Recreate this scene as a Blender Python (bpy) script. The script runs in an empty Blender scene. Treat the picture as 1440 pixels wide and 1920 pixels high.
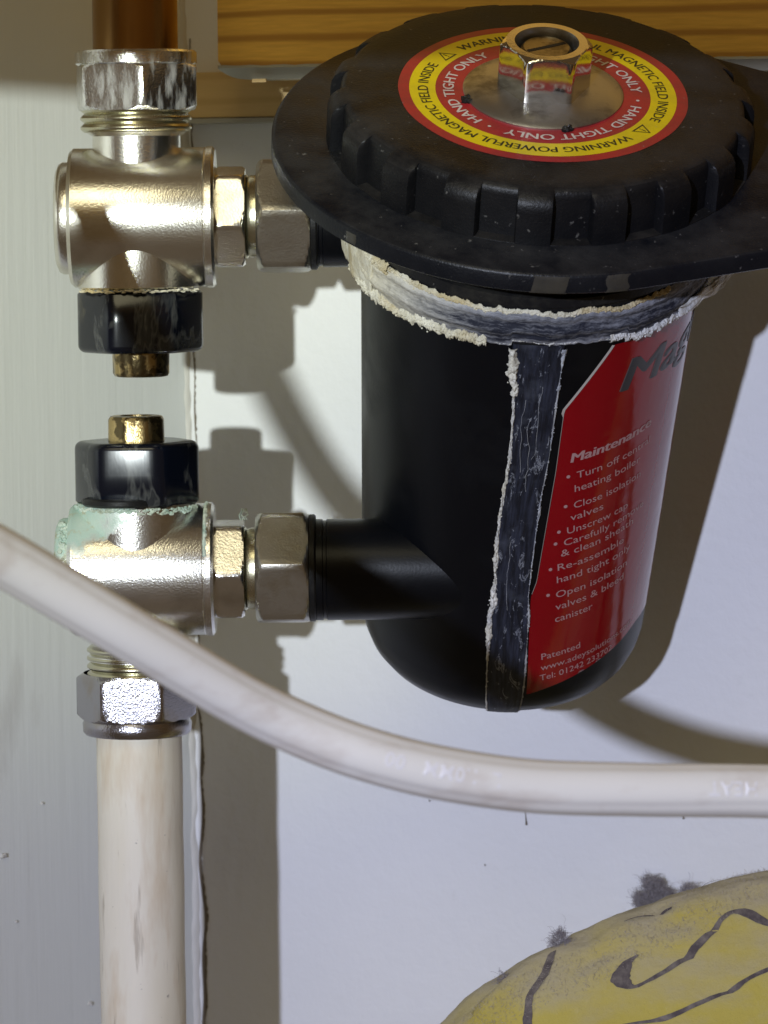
import bpy, bmesh, math, random
from math import sin, cos, tan, pi, radians, degrees, atan2, sqrt
from mathutils import Vector, Matrix, noise
random.seed(7)
S = 0.001                                   # everything below is measured in millimetres
scene = bpy.context.scene
COL = scene.collection

# ------------------------------------------------------------------ camera
PITCH, ROLL = radians(4.7), radians(0.6)
fwd = Vector((0, cos(PITCH), -sin(PITCH)))
up0 = Vector((0, sin(PITCH), cos(PITCH)))
right = Vector((1, 0, 0)) * cos(ROLL) - up0 * sin(ROLL)
upv = Vector((1, 0, 0)) * sin(ROLL) + up0 * cos(ROLL)
cam_d = bpy.data.cameras.new('camera')
cam = bpy.data.objects.new('camera', cam_d); COL.objects.link(cam)
cam.matrix_world = Matrix(((right.x, upv.x, -fwd.x, 0.06373), (right.y, upv.y, -fwd.y, -1.03911),
                           (right.z, upv.z, -fwd.z, 0.05345), (0, 0, 0, 1)))
cam_d.sensor_fit = 'VERTICAL'; cam_d.sensor_height = 36.0; cam_d.sensor_width = 27.0
cam_d.lens = 7500 / 1920 * 36.0
cam_d.clip_start = 0.02; cam_d.clip_end = 20
cam_d.dof.use_dof = True; cam_d.dof.focus_distance = 1.008; cam_d.dof.aperture_fstop = 33
scene.camera = cam

# ------------------------------------------------------------------ light
world = bpy.data.worlds.new('World'); scene.world = world; world.use_nodes = True
bg = world.node_tree.nodes['Background']
bg.inputs[0].default_value = (1.0, 0.64, 0.30, 1); bg.inputs[1].default_value = 0.085   # dim warm room
TORCH = Vector((-0.54, -2.5, 0.24))         # a two-emitter LED torch held left of and behind the camera
def led(name, aim, energy, colour, size, blend):
    d = bpy.data.lights.new(name, 'SPOT'); o = bpy.data.objects.new(name, d); COL.objects.link(o)
    o.location = TORCH; o.rotation_euler = (Vector(aim) - TORCH).to_track_quat('-Z', 'Y').to_euler()
    d.energy = energy; d.color = colour; d.spot_size = radians(size); d.spot_blend = blend; d.shadow_soft_size = 0.021
led('torch_hotspot', (-0.05, 0.0, 0.078), 112, (0.92, 1.0, 0.46), 9.6, 1.0)
led('torch_spill', (0.12, 0.0, 0.04), 190, (0.67, 0.73, 1.0), 23.0, 1.0)
bulb_d = bpy.data.lights.new('ceiling_bulb', 'AREA')
bulb = bpy.data.objects.new('ceiling_bulb', bulb_d); COL.objects.link(bulb)
bulb.location = (-0.25, -1.6, 1.25); bulb_d.shape = 'DISK'; bulb_d.size = 0.9
bulb.rotation_euler = (Vector((0.05, 0, 0)) - Vector(bulb.location)).to_track_quat('-Z', 'Y').to_euler()
bulb_d.energy = 6.2; bulb_d.color = (1.0, 0.90, 0.58)
scene.view_settings.view_transform = 'Standard'; scene.view_settings.look = 'None'
scene.view_settings.exposure = 0.0; scene.view_settings.gamma = 1.0
scene.view_settings.use_curve_mapping = False
scene.cycles.use_denoising = True
scene.cycles.max_bounces = 8

# ------------------------------------------------------------------ materials
def material(name):
    m = bpy.data.materials.new(name); m.use_nodes = True
    return m, m.node_tree, m.node_tree.nodes['Principled BSDF']
def node(t, kind, **kw):
    n = t.nodes.new(kind)
    for k, v in kw.items():
        if k in n.inputs.keys(): n.inputs[k].default_value = v
        else: setattr(n, k, v)
    return n
def coords(t, src='Object', scale=(1, 1, 1), rot=(0, 0, 0), loc=(0, 0, 0)):
    tc = t.nodes.new('ShaderNodeTexCoord'); mp = t.nodes.new('ShaderNodeMapping')
    mp.inputs['Scale'].default_value = scale; mp.inputs['Rotation'].default_value = rot
    mp.inputs['Location'].default_value = loc
    t.links.new(tc.outputs[src], mp.inputs[0]); return mp.outputs[0]
def nz(t, vec, scale, detail=4, rough=0.55, dist=0.0):
    n = node(t, 'ShaderNodeTexNoise', Scale=scale, Detail=detail, Roughness=rough, Distortion=dist)
    t.links.new(vec, n.inputs['Vector']); return n.outputs['Fac']
def ramp(t, fac, stops):
    r = t.nodes.new('ShaderNodeValToRGB'); e = r.color_ramp.elements
    while len(e) < len(stops): e.new(0.5)
    for q, (p, c) in zip(e, stops):
        q.position = p; q.color = (c, c, c, 1) if isinstance(c, (int, float)) else (*c, 1)
    t.links.new(fac, r.inputs[0]); return r.outputs[0]
def mix(t, fac, a, b):
    m = t.nodes.new('ShaderNodeMix'); m.data_type = 'RGBA'
    for s, v in ((0, fac), (6, a), (7, b)):
        if isinstance(v, bpy.types.NodeSocket): t.links.new(v, m.inputs[s])
        elif s == 0: m.inputs[0].default_value = v
        else: m.inputs[s].default_value = (*v, 1)
    return m.outputs[2]
def math_(t, op, a, b=0.0):
    m = t.nodes.new('ShaderNodeMath'); m.operation = op
    for i, v in enumerate((a, b)):
        if isinstance(v, bpy.types.NodeSocket): t.links.new(v, m.inputs[i])
        else: m.inputs[i].default_value = v
    return m.outputs[0]
def bump(t, b, h, strength=0.3, dist=0.0003):
    n = node(t, 'ShaderNodeBump', Strength=strength, Distance=dist)
    t.links.new(h, n.inputs['Height']); t.links.new(n.outputs[0], b.inputs['Normal'])
def plug(t, b, key, v):
    if isinstance(v, bpy.types.NodeSocket): t.links.new(v, b.inputs[key])
    else: b.inputs[key].default_value = (*v, 1) if isinstance(v, tuple) else v
def simple(name, col, rough=0.5, metal=0.0, coat=0.0):
    m, t, b = material(name)
    plug(t, b, 'Base Color', col); plug(t, b, 'Roughness', rough); plug(t, b, 'Metallic', metal)
    b.inputs['Coat Weight'].default_value = coat
    return m
M = {}
# painted back wall
m, t, b = material('wall_paint'); v = coords(t)
n1 = nz(t, v, 9, 4); n2 = nz(t, v, 260, 3); n3 = nz(t, coords(t, scale=(1, 1, .35)), 90, 5, .6)
c = mix(t, ramp(t, n1, [(.3, 0.), (.7, 1.)]), (.72, .72, .70), (.77, .77, .755))
c = mix(t, ramp(t, n3, [(.66, 0.), (.80, .3)]), c, (.48, .46, .42))
plug(t, b, 'Base Color', c); plug(t, b, 'Roughness', .55); bump(t, b, math_(t, 'ADD', n2, n3), .32, .0007); M['wall'] = m
# brushed gloss paint on the side wall
m, t, b = material('brushed_paint'); v = coords(t, scale=(1, 1, .045)); n1 = nz(t, v, 330, 3, .6)
n2 = nz(t, coords(t, scale=(1, 1, .35)), 14, 4); n3 = nz(t, coords(t, scale=(1, 1, .3)), 60, 5, .6)
c = mix(t, n2, (.70, .72, .68), (.78, .795, .76)); c = mix(t, ramp(t, n3, [(.60, 0.), (.76, .4)]), c, (.45, .43, .39))
plug(t, b, 'Base Color', c); plug(t, b, 'Roughness', .42); bump(t, b, math_(t, 'ADD', n1, n3), .24, .0006); M['brush'] = m
# pine
def pine(name, dark, light, tilt, sc=1.0):
    m, t, b = material(name)
    v = coords(t, scale=(.55 * sc, 3 * sc, 3.6 * sc), rot=(0, tilt, 0))
    w = node(t, 'ShaderNodeTexWave', Scale=13.0, Distortion=5.0, Detail=2.0)
    w.inputs['Detail Scale'].default_value = .6
    w.bands_direction = 'Z'; t.links.new(v, w.inputs['Vector'])
    fine = nz(t, coords(t, scale=(1, 6, 22), rot=(0, tilt, 0)), 60, 4)
    c = mix(t, ramp(t, w.outputs['Fac'], [(0, 0.), (.70, .06), (.97, .85)]), light, dark)
    c = mix(t, ramp(t, fine, [(.35, .3), (.7, 0.)]), c, dark)
    plug(t, b, 'Base Color', c); plug(t, b, 'Roughness', .42); bump(t, b, fine, .2, .0003); M[name] = m
pine('pine', (.42, .19, .025), (.88, .51, .085), radians(5))
pine('batten_pine', (.55, .36, .13), (.66, .46, .19), 0.0)
M['edge_paint'] = simple('edge_paint', (.36, .34, .27), .55)
# nickel plated brass
def nickel(name, base, rough, grain, bs, tarnish=(.45, .34, .18), tl=(.52, .75), verdigris=False, streak=False, blotch=70):
    m, t, b = material(name); v = coords(t)
    g = nz(t, v, grain, 2, .6); n1 = nz(t, v, blotch, 5, .6); n2 = nz(t, coords(t, scale=(1, 1, .25)), 420, 3)
    f = ramp(t, n1, [(tl[0], 0.), (tl[1], .75)])
    c = mix(t, f, base, tarnish); r = math_(t, 'ADD', math_(t, 'MULTIPLY', n1, .16), rough - .07); met = 1.0
    if streak:
        k = ramp(t, n2, [(.47, 0.), (.68, .6)]); c = mix(t, k, c, (.66, .67, .64)); met = math_(t, 'SUBTRACT', 1.0, math_(t, 'MULTIPLY', k, .8))
    if verdigris:
        sx = t.nodes.new('ShaderNodeSeparateXYZ'); tc = t.nodes.new('ShaderNodeTexCoord'); t.links.new(tc.outputs['Object'], sx.inputs[0])
        # creeps down from the spindle on the outer end
        q = math_(t, 'ADD', math_(t, 'MULTIPLY', sx.outputs['X'], -46.), math_(t, 'MULTIPLY', math_(t, 'ADD', sx.outputs['Z'], .036), 62.))
        q = math_(t, 'ADD', q, math_(t, 'MULTIPLY', math_(t, 'SUBTRACT', nz(t, v, 95, 5, .6), .5), 1.8))
        k = ramp(t, q, [(.36, 0.), (.44, .4), (.66, .96)])
        gc = mix(t, nz(t, v, 140, 5), (.25, .45, .39), (.62, .70, .60)); gc = mix(t, ramp(t, nz(t, v, 300, 4), [(.55, 0.), (.68, .8)]), gc, (.42, .36, .2))
        c = mix(t, k, c, gc); met = math_(t, 'SUBTRACT', 1.0, k); r = math_(t, 'ADD', r, math_(t, 'MULTIPLY', k, .45))
    plug(t, b, 'Base Color', c); plug(t, b, 'Roughness', r); plug(t, b, 'Metallic', met)
    bump(t, b, math_(t, 'ADD', g, math_(t, 'MULTIPLY', n1, .5)), bs, .00012); M[name] = m
nickel('nickel', (.86, .84, .78), .24, 1800, .42, tarnish=(.40, .34, .23), tl=(.46, .72), blotch=48)
nickel('nickel_green', (.84, .83, .81), .24, 1700, .55, tarnish=(.38, .33, .25), tl=(.46, .72), blotch=60, verdigris=True)
nickel('nut_metal', (.58, .56, .51), .33, 1700, .55, tarnish=(.36, .29, .18), blotch=110)
nickel('chrome_nut', (.88, .88, .88), .22, 1500, .6, tarnish=(.62, .61, .56), tl=(.45, .62), blotch=160, streak=True)
nickel('sparkle_nut', (.46, .45, .48), .22, 1900, .85, tarnish=(.40, .33, .22), tl=(.55, .75))
nickel('thread_metal', (.62, .60, .45), .25, 1800, .3)
nickel('bolt_metal', (.66, .63, .58), .09, 800, .08, tarnish=(.55, .5, .42))
nickel('washer_metal', (.52, .52, .52), .38, 1200, .4, tarnish=(.17, .155, .135), tl=(.50, .66), blotch=110)
nickel('pin_metal', (.42, .36, .25), .3, 1200, .4, tarnish=(.14, .11, .07), tl=(.45, .6), blotch=260)
nickel('brass', (.50, .38, .18), .30, 1300, .8, tarnish=(.03, .025, .02), tl=(.46, .52), blotch=210)
# copper pipe
m, t, b = material('copper'); v = coords(t, scale=(1, 1, .15)); n1 = nz(t, v, 160, 4)
plug(t, b, 'Base Color', mix(t, n1, (.30, .16, .065), (.52, .33, .13))); plug(t, b, 'Metallic', 1.0); plug(t, b, 'Roughness', .24); bump(t, b, n1, .2, .0003); M['copper'] = m
# cream paint on the lower pipe
m, t, b = material('cream_paint'); v = coords(t, scale=(1, 1, .22)); n1 = nz(t, v, 75, 5, .6); n2 = nz(t, coords(t, scale=(1, 1, .12)), 300, 4); n3 = nz(t, coords(t), 420, 4)
c = mix(t, n1, (.80, .73, .53), (.90, .86, .74)); c = mix(t, ramp(t, n1, [(.50, 0.), (.68, .8)]), c, (.62, .46, .26)); c = mix(t, ramp(t, n2, [(.61, 0.), (.70, .6)]), c, (.36, .29, .19)); c = mix(t, ramp(t, n3, [(.70, 0.), (.74, .6)]), c, (.2, .17, .13))
plug(t, b, 'Base Color', c); plug(t, b, 'Roughness', .5); bump(t, b, math_(t, 'ADD', n1, n2), .3, .0005); M['cream'] = m
# black plastics
def plastic(name, base, rough, dust_col, lo, hi, amount, sc=60, bs=.12, top=False, specks=True):
    m, t, b = material(name); v = coords(t); n1 = nz(t, v, sc, 6, .65); n2 = nz(t, v, 1500, 2); n3 = nz(t, v, 520, 3)
    f = ramp(t, n1, [(lo, 0.), (hi, amount)])
    if top:                                  # settled dust lies on faces that look up
        g = t.nodes.new('ShaderNodeNewGeometry'); sx = t.nodes.new('ShaderNodeSeparateXYZ'); t.links.new(g.outputs['True Normal'], sx.inputs[0])
        f = math_(t, 'MULTIPLY', f, ramp(t, sx.outputs['Z'], [(.1, .25), (.7, 1.)]))
    b.inputs['Specular IOR Level'].default_value = .27
    c = mix(t, f, base, dust_col)
    if specks: c = mix(t, ramp(t, n3, [(.68, 0.), (.76, .35)]), c, (.30, .29, .27))
    plug(t, b, 'Base Color', c); plug(t, b, 'Roughness', math_(t, 'ADD', math_(t, 'MULTIPLY', f, .35), rough))
    bump(t, b, math_(t, 'ADD', n1, n2), bs, .0003); M[name] = m
plastic('canister_black', (.0022, .0028, .0045), .36, (.008, .009, .011), .5, .8, .5, 45, .08, specks=False)
plastic('cap_black', (.0045, .0048, .006), .40, (.060, .055, .050), .36, .78, .62, 60, .35, top=True)
plastic('flange_black', (.0045, .0055, .0085), .36, (.052, .051, .050), .38, .80, .6, 70, .3, top=True)
plastic('dark_plastic', (.009, .009, .010), .45, (.06, .055, .04), .5, .8, .6, 90, .2)
# glossy knobs with a cracked film of old paint
m, t, b = material('knob_black'); v = coords(t, scale=(1, 1, .5)); n1 = nz(t, v, 95, 4, .6, .4); n2 = nz(t, coords(t), 60, 5)
c = mix(t, ramp(t, n1, [(.53, 0.), (.58, .16), (.60, .05), (.66, .10), (.69, .26), (.73, .05)]), (.003, .0045, .010), (.36, .37, .35))
c = mix(t, ramp(t, n2, [(.60, 0.), (.68, .6)]), c, (.10, .085, .05))
plug(t, b, 'Base Color', c); plug(t, b, 'Roughness', math_(t, 'ADD', .10, math_(t, 'MULTIPLY', n2, .2))); bump(t, b, n1, .12, .0004); M['knob'] = m
# seam rib
m, t, b = material('seam_scratched'); v = coords(t, 'UV', scale=(1, .10, 1)); n1 = nz(t, v, 900, 5, .65); n2 = nz(t, coords(t, 'UV', scale=(1, .35, 1)), 420, 5, .65, .8); n3 = nz(t, coords(t, 'UV'), 130, 4)
c = mix(t, ramp(t, n1, [(.42, 0.), (.75, .8)]), (.005, .007, .014), (.045, .053, .085))
c = mix(t, ramp(t, n2, [(.585, 0.), (.61, .6), (.635, 0.)]), c, (.42, .45, .50)); c = mix(t, ramp(t, n3, [(.55, 0.), (.7, .25)]), c, (.12, .135, .17))
plug(t, b, 'Base Color', c); plug(t, b, 'Roughness', .5); bump(t, b, math_(t, 'ADD', n1, n2), .3, .0004); M['seam'] = m
# limescale
def crust(name, a, bb, d, k, band):
    m, t, b = material(name); v = coords(t); n1 = nz(t, v, 220, 5, .65); n2 = nz(t, v, 700, 4); n3 = nz(t, v, 70, 4)
    c = mix(t, ramp(t, n1, [(.35, 0.), (.65, 1.)]), a, bb); c = mix(t, ramp(t, n3, [(.46, 0.), (.62, k)]), c, d)
    if band:                                 # scale survives as streaks along the collar, thick at its edges and its left end
        sx = t.nodes.new('ShaderNodeSeparateXYZ'); tc = t.nodes.new('ShaderNodeTexCoord'); t.links.new(tc.outputs['UV'], sx.inputs[0])
        s1 = nz(t, coords(t, 'UV', scale=(.08, 1, 1)), 420, 5, .7, .3); s2 = nz(t, coords(t, 'UV', scale=(.4, 1, 1)), 700, 6, .75, .3)
        ve = ramp(t, math_(t, 'MULTIPLY', sx.outputs['Y'], 1 / .0148), [(0, .30), (.16, .02), (.80, .04), (.95, .34)]) if False else ramp(t, math_(t, 'MULTIPLY', sx.outputs['Y'], 67.6), [(.0, .22), (.2, 0.), (.75, .05), (1., .26)])
        ue = ramp(t, math_(t, 'MULTIPLY', sx.outputs['X'], 6.06), [(.15, .42), (.46, .02), (.72, .02), (.95, .20)])
        k = math_(t, 'ADD', math_(t, 'ADD', math_(t, 'MULTIPLY', s1, .6), math_(t, 'MULTIPLY', s2, .55)), math_(t, 'ADD', ve, ue))
        cream = mix(t, ramp(t, math_(t, 'MULTIPLY', sx.outputs['X'], 6.06), [(.2, 1.), (.45, 0.)]), (.45, .46, .50), (.74, .69, .53))
        c = mix(t, ramp(t, k, [(.58, 0.), (.74, .45), (.95, 1.)]), (.010, .012, .024), cream)
    plug(t, b, 'Base Color', c); plug(t, b, 'Roughness', .8); bump(t, b, math_(t, 'ADD', n1, n2), .7, .0006); M[name] = m
crust('crust_band', (.22, .25, .36), (.48, .51, .60), (.62, .57, .42), .5, True)
crust('crust_grey', (.30, .32, .36), (.58, .60, .62), (.40, .38, .30), .4, False)
crust('crust_white', (.56, .56, .54), (.80, .79, .74), (.66, .60, .42), .5, False)
crust('crust_cream', (.60, .56, .42), (.82, .79, .66), (.50, .38, .15), .75, False)
crust('crust_green', (.32, .47, .40), (.64, .70, .60), (.44, .40, .26), .6, False)
# label and print
m, t, b = material('label_red'); n1 = nz(t, coords(t), 60, 4)
plug(t, b, 'Base Color', mix(t, n1, (.23, .002, .006), (.28, .003, .008))); b.inputs['Specular IOR Level'].default_value = .3; plug(t, b, 'Roughness', .12); b.inputs['Coat Weight'].default_value = .35; b.inputs['Coat Roughness'].default_value = .05; b.inputs['Coat IOR'].default_value = 1.5; bump(t, b, nz(t, coords(t, scale=(1, 1, .6)), 75, 3, .6, .5), .26, .0009); M['label'] = m
M['label_edge'] = simple('label_edge', (.38, .34, .29), .5)
M['print_pink'] = simple('print_pink', (.46, .27, .26), .35)
M['logo_grey'] = simple('logo_grey', (.13, .10, .10), .3)
M['print_grey'] = simple('print_grey', (.042, .042, .046), .3)
def grimy(name, col, dirt, rough, amount):
    m, t, b = material(name); n1 = nz(t, coords(t), 130, 6, .65); n2 = nz(t, coords(t), 700, 3)
    c = mix(t, ramp(t, n1, [(.4, 0.), (.75, amount)]), col, dirt); c = mix(t, ramp(t, n2, [(.70, 0.), (.75, .5)]), c, (.35, .33, .3))
    plug(t, b, 'Base Color', c); plug(t, b, 'Roughness', rough); M[name] = m
grimy('sticker_red', (.40, .022, .026), (.15, .03, .03), .4, .6)
grimy('sticker_yellow', (.80, .62, .006), (.42, .32, .03), .4, .45)
grimy('sticker_white', (.66, .60, .55), (.4, .25, .22), .45, .5)
M['sticker_black'] = simple('sticker_black', (.03, .027, .012), .45)
# white flexible cable
m, t, b = material('cable_white'); v = coords(t); n1 = nz(t, v, 34, 5, .6); n2 = nz(t, coords(t, scale=(.4, 1, 1)), 160, 4)
c = mix(t, n1, (.84, .82, .74), (.89, .87, .79)); c = mix(t, ramp(t, n2, [(.52, 0.), (.74, .6)]), c, (.62, .54, .45))
plug(t, b, 'Base Color', c); plug(t, b, 'Roughness', .38); bump(t, b, n1, .1, .0005); M['cable'] = m
M['cable_text'] = simple('cable_text', (.90, .89, .88), .35)
# yellow dusty cloth
m, t, b = material('yellow_cloth'); v = coords(t); n1 = nz(t, v, 45, 6, .65); n2 = nz(t, v, 420, 4, .7); g = t.nodes.new('ShaderNodeNewGeometry'); sx = t.nodes.new('ShaderNodeSeparateXYZ'); t.links.new(g.outputs['Normal'], sx.inputs[0])
d = ramp(t, math_(t, 'ADD', sx.outputs['Z'], math_(t, 'MULTIPLY', math_(t, 'SUBTRACT', n1, .5), .9)), [(.34, .08), (.82, .95)])
c = mix(t, n1, (.48, .38, .05), (.58, .48, .09)); c = mix(t, d, c, (.48, .42, .27)); c = mix(t, ramp(t, n2, [(.6, 0.), (.8, .25)]), c, (.70, .62, .36))
plug(t, b, 'Base Color', c); plug(t, b, 'Roughness', .9); bump(t, b, math_(t, 'ADD', n1, n2), .45, .001); M['yellow'] = m
m, t, b = material('ink_line'); n1 = nz(t, coords(t), 300, 5, .65)
plug(t, b, 'Base Color', mix(t, ramp(t, n1, [(.4, 0.), (.7, .8)]), (.09, .072, .07), (.27, .235, .19))); plug(t, b, 'Roughness', .9); M['ink'] = m
M['lint'] = simple('lint', (.34, .31, .315), .95)
M['caulk'] = simple('caulk', (.60, .58, .52), .6)
M['gap'] = simple('gap', (.17, .14, .10), .9)
m, t, b = material('floor_board'); n1 = nz(t, coords(t, scale=(.2, 2, 1)), 40, 4)
plug(t, b, 'Base Color', mix(t, n1, (.20, .15, .10), (.32, .25, .17))); plug(t, b, 'Roughness', .7); M['floor'] = m

# ------------------------------------------------------------------ mesh helpers (millimetres in, metres out)
def link(name, verts, faces, mat, parent=None, smooth=True, uvs=None, angle=40):
    me = bpy.data.meshes.new(name)
    me.from_pydata([(x * S, y * S, z * S) for x, y, z in verts], [], faces)
    if uvs:
        l = me.uv_layers.new(name='UVMap')
        for lp in me.loops:
            l.data[lp.index].uv = uvs[lp.vertex_index]
    bm = bmesh.new(); bm.from_mesh(me); bmesh.ops.recalc_face_normals(bm, faces=bm.faces[:])
    if smooth:
        for f in bm.faces: f.smooth = True
        for e in bm.edges:
            if len(e.link_faces) == 2 and e.calc_face_angle() > radians(angle): e.smooth = False
    bm.to_mesh(me); bm.free()
    me.materials.append(M[mat] if isinstance(mat, str) else mat)
    o = bpy.data.objects.new(name, me); COL.objects.link(o)
    if parent:
        o.parent = parent; o.matrix_parent_inverse = parent.matrix_world.inverted()
    return o
def thing(name, label, cat, loc=(0, 0, 0), group=None):
    o = bpy.data.objects.new(name, None); COL.objects.link(o)
    o.location = [c * S for c in loc]; o.empty_display_size = .01
    o['label'] = label; o['category'] = cat
    if group: o['group'] = group
    bpy.context.view_layer.update()
    return o
def tag(o, label, cat, group=None):
    o['label'] = label; o['category'] = cat
    if group: o['group'] = group
    return o
class Frame:
    def __init__(s, o, x, y, z): s.o, s.x, s.y, s.z = Vector(o), Vector(x).normalized(), Vector(y).normalized(), Vector(z).normalized()
    def __call__(s, x, y, z): return s.o + s.x * x + s.y * y + s.z * z
def grid(fn, nu, nv, closed=False):
    """fn(i/nu, j/nv) -> point; returns verts, faces, uv params"""
    vs, fs = [], []
    cu = nu if closed else nu + 1
    for j in range(nv + 1):
        for i in range(cu): vs.append(fn(i / nu, j / nv))
    for j in range(nv):
        for i in range(nu):
            a = j * cu + i; b_ = j * cu + (i + 1) % cu
            fs.append((a, b_, b_ + cu, a + cu))
    return vs, fs
def lathe(fr, prof, seg=64, rfun=None, caps=True):
    """prof: list of (r, h) along fr.z; rfun(angle, r, h) -> r"""
    vs, fs = [], []
    for r, h in prof:
        for i in range(seg):
            a = 2 * pi * i / seg; rr = rfun(a, r, h) if rfun else r
            vs.append(fr(rr * cos(a), rr * sin(a), h))
    n = len(prof)
    for j in range(n - 1):
        for i in range(seg):
            k = (i + 1) % seg
            fs.append((j * seg + i, j * seg + k, (j + 1) * seg + k, (j + 1) * seg + i))
    if caps and prof[0][0] > .02: fs.append(tuple(range(seg - 1, -1, -1)))
    if caps and prof[-1][0] > .02: fs.append(tuple((n - 1) * seg + i for i in range(seg)))
    return vs, fs
def hexnut(fr, R, h0, h1, hole, phase=0.0, ch=1.6, ch0=None, seg=120):
    """chamfered hexagon nut of corner radius R from h0 to h1 along fr.z, corner at angle phase"""
    ap = R * cos(pi / 6); ch0 = ch if ch0 is None else ch0
    def rf(a, r, h):
        if r < R * .7: return r
        b = (a - phase + pi / 6) % (pi / 3) - pi / 6          # 0 at a corner
        he = ap / cos(pi / 6 - abs(b))
        he = min(he, R * .985)
        lim = R - max(0, (h0 + ch0 - h)) * 1.5 - max(0, (h - (h1 - ch))) * 1.5
        return min(he, lim)
    lv = [h0 + ch0 * k / 4 for k in range(5)] + [h0 + ch0 + (h1 - ch - h0 - ch0) * k / 3 for k in (1, 2)] + [h1 - ch + ch * k / 4 for k in range(5)]
    prof = [(hole, h0)] + [(R, h) for h in lv] + [(hole, h1)]
    return lathe(fr, prof, seg, rf, False)
def tube(path, rad, seg=20, caps=True, rf=None):
    """path: list of Vector; parallel-transported rings; rad float or list"""
    n = len(path); vs, fs = [], []
    tang = [(path[min(i + 1, n - 1)] - path[max(i - 1, 0)]).normalized() for i in range(n)]
    ref = Vector((0, -1, 0)); u = (ref - tang[0] * ref.dot(tang[0])).normalized(); frames = []
    for i in range(n):
        u = (u - tang[i] * u.dot(tang[i])).normalized(); w = tang[i].cross(u); frames.append((u.copy(), w))
        r = rad[i] if isinstance(rad, (list, tuple)) else rad
        for k in range(seg):
            a = 2 * pi * k / seg; vs.append(path[i] + (u * cos(a) + w * sin(a)) * (r * rf(a, i) if rf else r))
    for i in range(n - 1):
        for k in range(seg):
            q = (k + 1) % seg; fs.append((i * seg + k, i * seg + q, (i + 1) * seg + q, (i + 1) * seg + k))
    if caps: fs.append(tuple(range(seg - 1, -1, -1))); fs.append(tuple((n - 1) * seg + k for k in range(seg)))
    return vs, fs, frames
def catmull(pts, per=10):
    P = [Vector(p) for p in pts]; P = [P[0] * 2 - P[1]] + P + [P[-1] * 2 - P[-2]]; out = []
    for i in range(1, len(P) - 2):
        for k in range(per):
            t_ = k / per; a, b_, c_, d_ = P[i - 1], P[i], P[i + 1], P[i + 2]
            out.append(.5 * ((2 * b_) + (c_ - a) * t_ + (2 * a - 5 * b_ + 4 * c_ - d_) * t_ ** 2 + (3 * b_ - a - 3 * c_ + d_) * t_ ** 3))
    out.append(P[-2]); return out
def merge(*vf):
    vs, fs = [], []
    for v_, f_ in vf:
        o_ = len(vs); vs += list(v_); fs += [tuple(i + o_ for i in f) for f in f_]
    return vs, fs
ICO = None
def lump(p, s, rnd=.35, sq=(1, 1, 1)):
    global ICO
    if ICO is None:
        bm = bmesh.new(); bmesh.ops.create_icosphere(bm, subdivisions=2, radius=1.0)
        ICO = ([v.co.copy() for v in bm.verts], [tuple(v.index for v in f.verts) for f in bm.faces]); bm.free()
    off = Vector((random.uniform(-50, 50), random.uniform(-50, 50), random.uniform(-50, 50)))
    vs = []
    for c_ in ICO[0]:
        k = 1 + rnd * 1.6 * noise.noise(c_ * 1.3 + off) + rnd * noise.noise(c_ * 3 + off)
        vs.append(Vector(p) + Vector((c_.x * sq[0], c_.y * sq[1], c_.z * sq[2])) * s * k)
    return vs, ICO[1]
def text_flat(body, height, width=None, bold=0.0, slice_mm=None, space=1.0, shear=0.0):
    """flat letters in mm: returns verts (x, y), faces; x starts at 0, baseline at 0, cap height = height"""
    cu = bpy.data.curves.new('lettering', 'FONT'); cu.body = body; cu.size = 1.0; cu.offset = bold; cu.resolution_u = 3
    cu.space_character = space; cu.shear = shear
    ob = bpy.data.objects.new('lettering', cu); COL.objects.link(ob)
    dg = bpy.context.evaluated_depsgraph_get(); me = bpy.data.meshes.new_from_object(ob.evaluated_get(dg))
    bm = bmesh.new(); bm.from_mesh(me); bpy.data.objects.remove(ob); bpy.data.curves.remove(cu); bpy.data.meshes.remove(me)
    bmesh.ops.remove_doubles(bm, verts=bm.verts[:], dist=1e-5)
    k = height / 0.73; xs = [v_.co.x for v_ in bm.verts]; x0, x1 = min(xs), max(xs)
    kx = k if width is None else width / (x1 - x0)
    for v_ in bm.verts: v_.co = Vector(((v_.co.x - x0) * kx, v_.co.y * k, 0))
    if slice_mm:
        x = slice_mm
        while x < (x1 - x0) * kx:
            bmesh.ops.bisect_plane(bm, geom=bm.verts[:] + bm.edges[:] + bm.faces[:], plane_co=(x, 0, 0), plane_no=(1, 0, 0)); x += slice_mm
    bm.verts.index_update()
    out = [(v_.co.x, v_.co.y) for v_ in bm.verts], [tuple(v_.index for v_ in f.verts) for f in bm.faces]
    bm.free(); return out

# ------------------------------------------------------------------ the setting: two walls and a floor
PSI = radians(14); WD = Vector((cos(PSI), -sin(PSI), 0)); WN = Vector((-sin(PSI), -cos(PSI), 0))   # back wall direction / normal
CORNER = Vector((7.7, 105.8, 0)); LAM = radians(46); LD = Vector((-sin(LAM), -cos(LAM), 0)); LN = Vector((cos(LAM), -sin(LAM), 0))
ZF, ZT = -270.0, 210.0
def wallpt(s, d, z): return CORNER + WD * s + WN * d + Vector((0, 0, z))      # s along, d out of the back wall
def slab(o, d, n, l0, l1, z0, z1, th):
    c = []
    for w in (0, -th):
        for l_, z in ((l0, z0), (l1, z0), (l1, z1), (l0, z1)): c.append(o + d * l_ + n * w + Vector((0, 0, z)))
    return c, [(0, 1, 2, 3), (7, 6, 5, 4), (0, 4, 5, 1), (1, 5, 6, 2), (2, 6, 7, 3), (3, 7, 4, 0)]
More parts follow.
